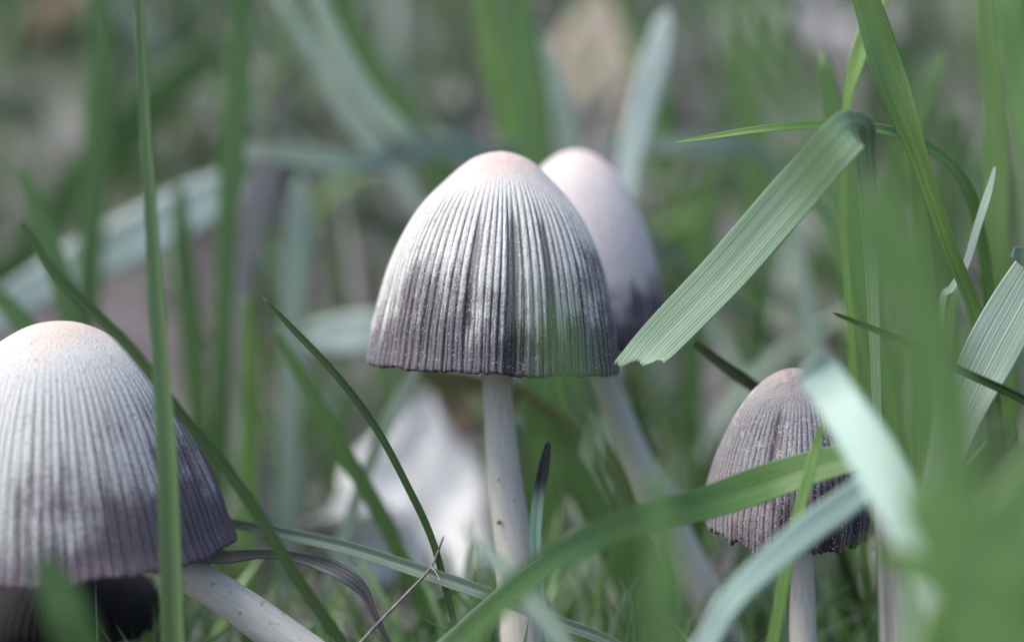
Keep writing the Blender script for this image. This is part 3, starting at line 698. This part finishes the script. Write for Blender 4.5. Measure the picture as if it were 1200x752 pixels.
leaf_at('cream upright dry leaf on the bank beyond the pink mushroom', 'leaf_tan', 698, 130, .070, .034, 80, pitch=R_(-62), seed=9)
leaf_at('lilac dry leaf high on the bank beyond the wide twisting blade', 'leaf_pale', 955, 40, .10, .05, 15, roll=R_(40), seed=10)
leaf_at('brown dry leaf high on the bank above the long pale mint leaf', 'leaf_brown', 70, 45, .07, .04, -20, roll=R_(35), seed=11)
leaf_at('dark brown leaf standing behind the large white dry leaf', 'leaf_brown', 525, 505, .024, .020, 75, pitch=R_(-50), seed=12)
kinds = [('leaf_pale', 'lilac-grey dead leaf in the litter on the bank'), ('leaf_brown', 'brown dead leaf in the litter on the bank'), ('leaf_tan', 'small tan dead leaf in the litter on the bank')]
for q in range(64):
    mt, lb = kinds[[0, 0, 0, 1, 2][q % 5]] if q % 3 else kinds[0]
    y = r.uniform(.37, 1.15); x = r.uniform(-.36, .36) * (y + .15)
    leaf(lb, mt, (x, y, 0), r.uniform(.018, .045), r.uniform(.012, .026), r.uniform(0, 6.28), r.uniform(-.25, .25), r.uniform(-.25, .35), group='dead ' + mt[5:] + ' leaves in the litter', seed=30 + q)

# ------------------------------------------------------------------ the mass of grass nobody could count
def grass_mass():
    segs = 5; V, F, TI = [], [], []
    r = np.random.default_rng(42)
    def sow(n, fx, fy, hmin, hmax, w0, w1, keep=None, tint=(0, 1)):
        x = fx(r, n); y = fy(r, n, x)
        h = r.uniform(hmin, hmax, n); w = r.uniform(w0, w1, n)
        k = np.ones(n, bool) if keep is None else keep(x, y, h)
        for fr in (.45, .95): k = k & ~(in_gap(x, y, ground_z(x, y) + h * fr) & (r.random(len(x)) < .88))
        x, y, h, w = x[k], y[k], h[k], w[k]; n = len(x)
        az = r.uniform(0, 2 * np.pi, n); lean = r.uniform(.05, .75, n); fa = r.uniform(0, 2 * np.pi, n)
        z = ground_z(x, y) - .002
        t = np.linspace(0, 1, segs + 1)
        cx = x[:, None] + h[:, None] * lean[:, None] * np.cos(az)[:, None] * t ** 2
        cy = y[:, None] + h[:, None] * lean[:, None] * np.sin(az)[:, None] * t ** 2
        cz = z[:, None] + h[:, None] * t * (1 - .35 * lean[:, None] * t)
        ww = w[:, None] * np.clip(1.02 - t ** 2.2, .02, 1) * .5
        sx, sy = np.cos(fa)[:, None] * ww, np.sin(fa)[:, None] * ww
        P = np.stack([np.stack([cx - sx, cy - sy, cz], -1), np.stack([cx - sy * .25, cy + sx * .25, cz], -1), np.stack([cx + sx, cy + sy, cz], -1)], 2)
        b0 = sum(len(a) for a in V)
        idx = np.arange(n * (segs + 1) * 3).reshape(n, segs + 1, 3) + b0
        q = np.stack([idx[:, :-1, :-1], idx[:, :-1, 1:], idx[:, 1:, 1:], idx[:, 1:, :-1]], -1).reshape(-1, 4)
        V.append(P.reshape(-1, 3)); F.append(q)
        tn = np.clip(r.beta(1.6, 2.2, n) * (tint[1] - tint[0]) + tint[0], 0, 1); tn = np.where(r.random(n) < .10, r.uniform(.78, 1, n), tn)
        TI.append(np.repeat(tn, (segs + 1) * 3))
    U = lambda a, b: (lambda r, n, *x: r.uniform(a, b, n))
    # on the bank behind
    wedge = lambda r, n: r.uniform(-1, 1, n)
    def fy(a, b): return lambda r, n, x: r.uniform(a, b, n)
    def ok(x, y, h): return np.abs(x) < .36 * y + .06
    sow(4600, U(-.45, .45), fy(.40, 1.0), .02, .075, .0014, .0042, ok)
    def clear(x, y, h): return ok(x, y, h) & ~((x > -.05) & (x < .0) & (y < .43) & (h > .016))
    sow(1300, U(-.3, .3), fy(.345, .46), .012, .042, .0010, .0024, clear)
    # among the mushrooms: short, below the caps' rims
    sow(1000, U(-.16, .16), fy(.27, .36), .010, .034, .0008, .0022, lambda x, y, h: (x > -.062) | (h < .013), tint=(.25, 1))
    sow(260, U(-.02, .13), fy(.31, .36), .02, .042, .0012, .0028, tint=(.3, 1))
    sow(150, U(-.075, .0), fy(.285, .335), .018, .040, .0012, .0026, tint=(.4, 1))
    # low turf round the camera and beside the frame
    def low(x, y, h): return (h < np.clip(.105 - .36 * np.maximum(y, 0), .008, .05)) | (np.abs(x) > .36 * np.maximum(y, 0) + .09)
    sow(4200, U(-.6, .6), fy(-.45, .29), .008, .05, .0010, .0030, low)
    sow(2500, U(-.9, .9), fy(.28, 1.4), .03, .09, .0012, .0036, lambda x, y, h: np.abs(x) >= .36 * y + .06)
    sow(3500, U(-2.2, 2.2), fy(1.2, 3.2), .05, .16, .003, .007)
    v = np.concatenate(V); f = np.concatenate(F)
    o = mesh_obj('grass', v, f, M['mass'], attrs={'tint': np.concatenate(TI)})
    tag(o, 'short green grass covering the soil around and behind the mushrooms', 'grass', kind='stuff')
grass_mass()
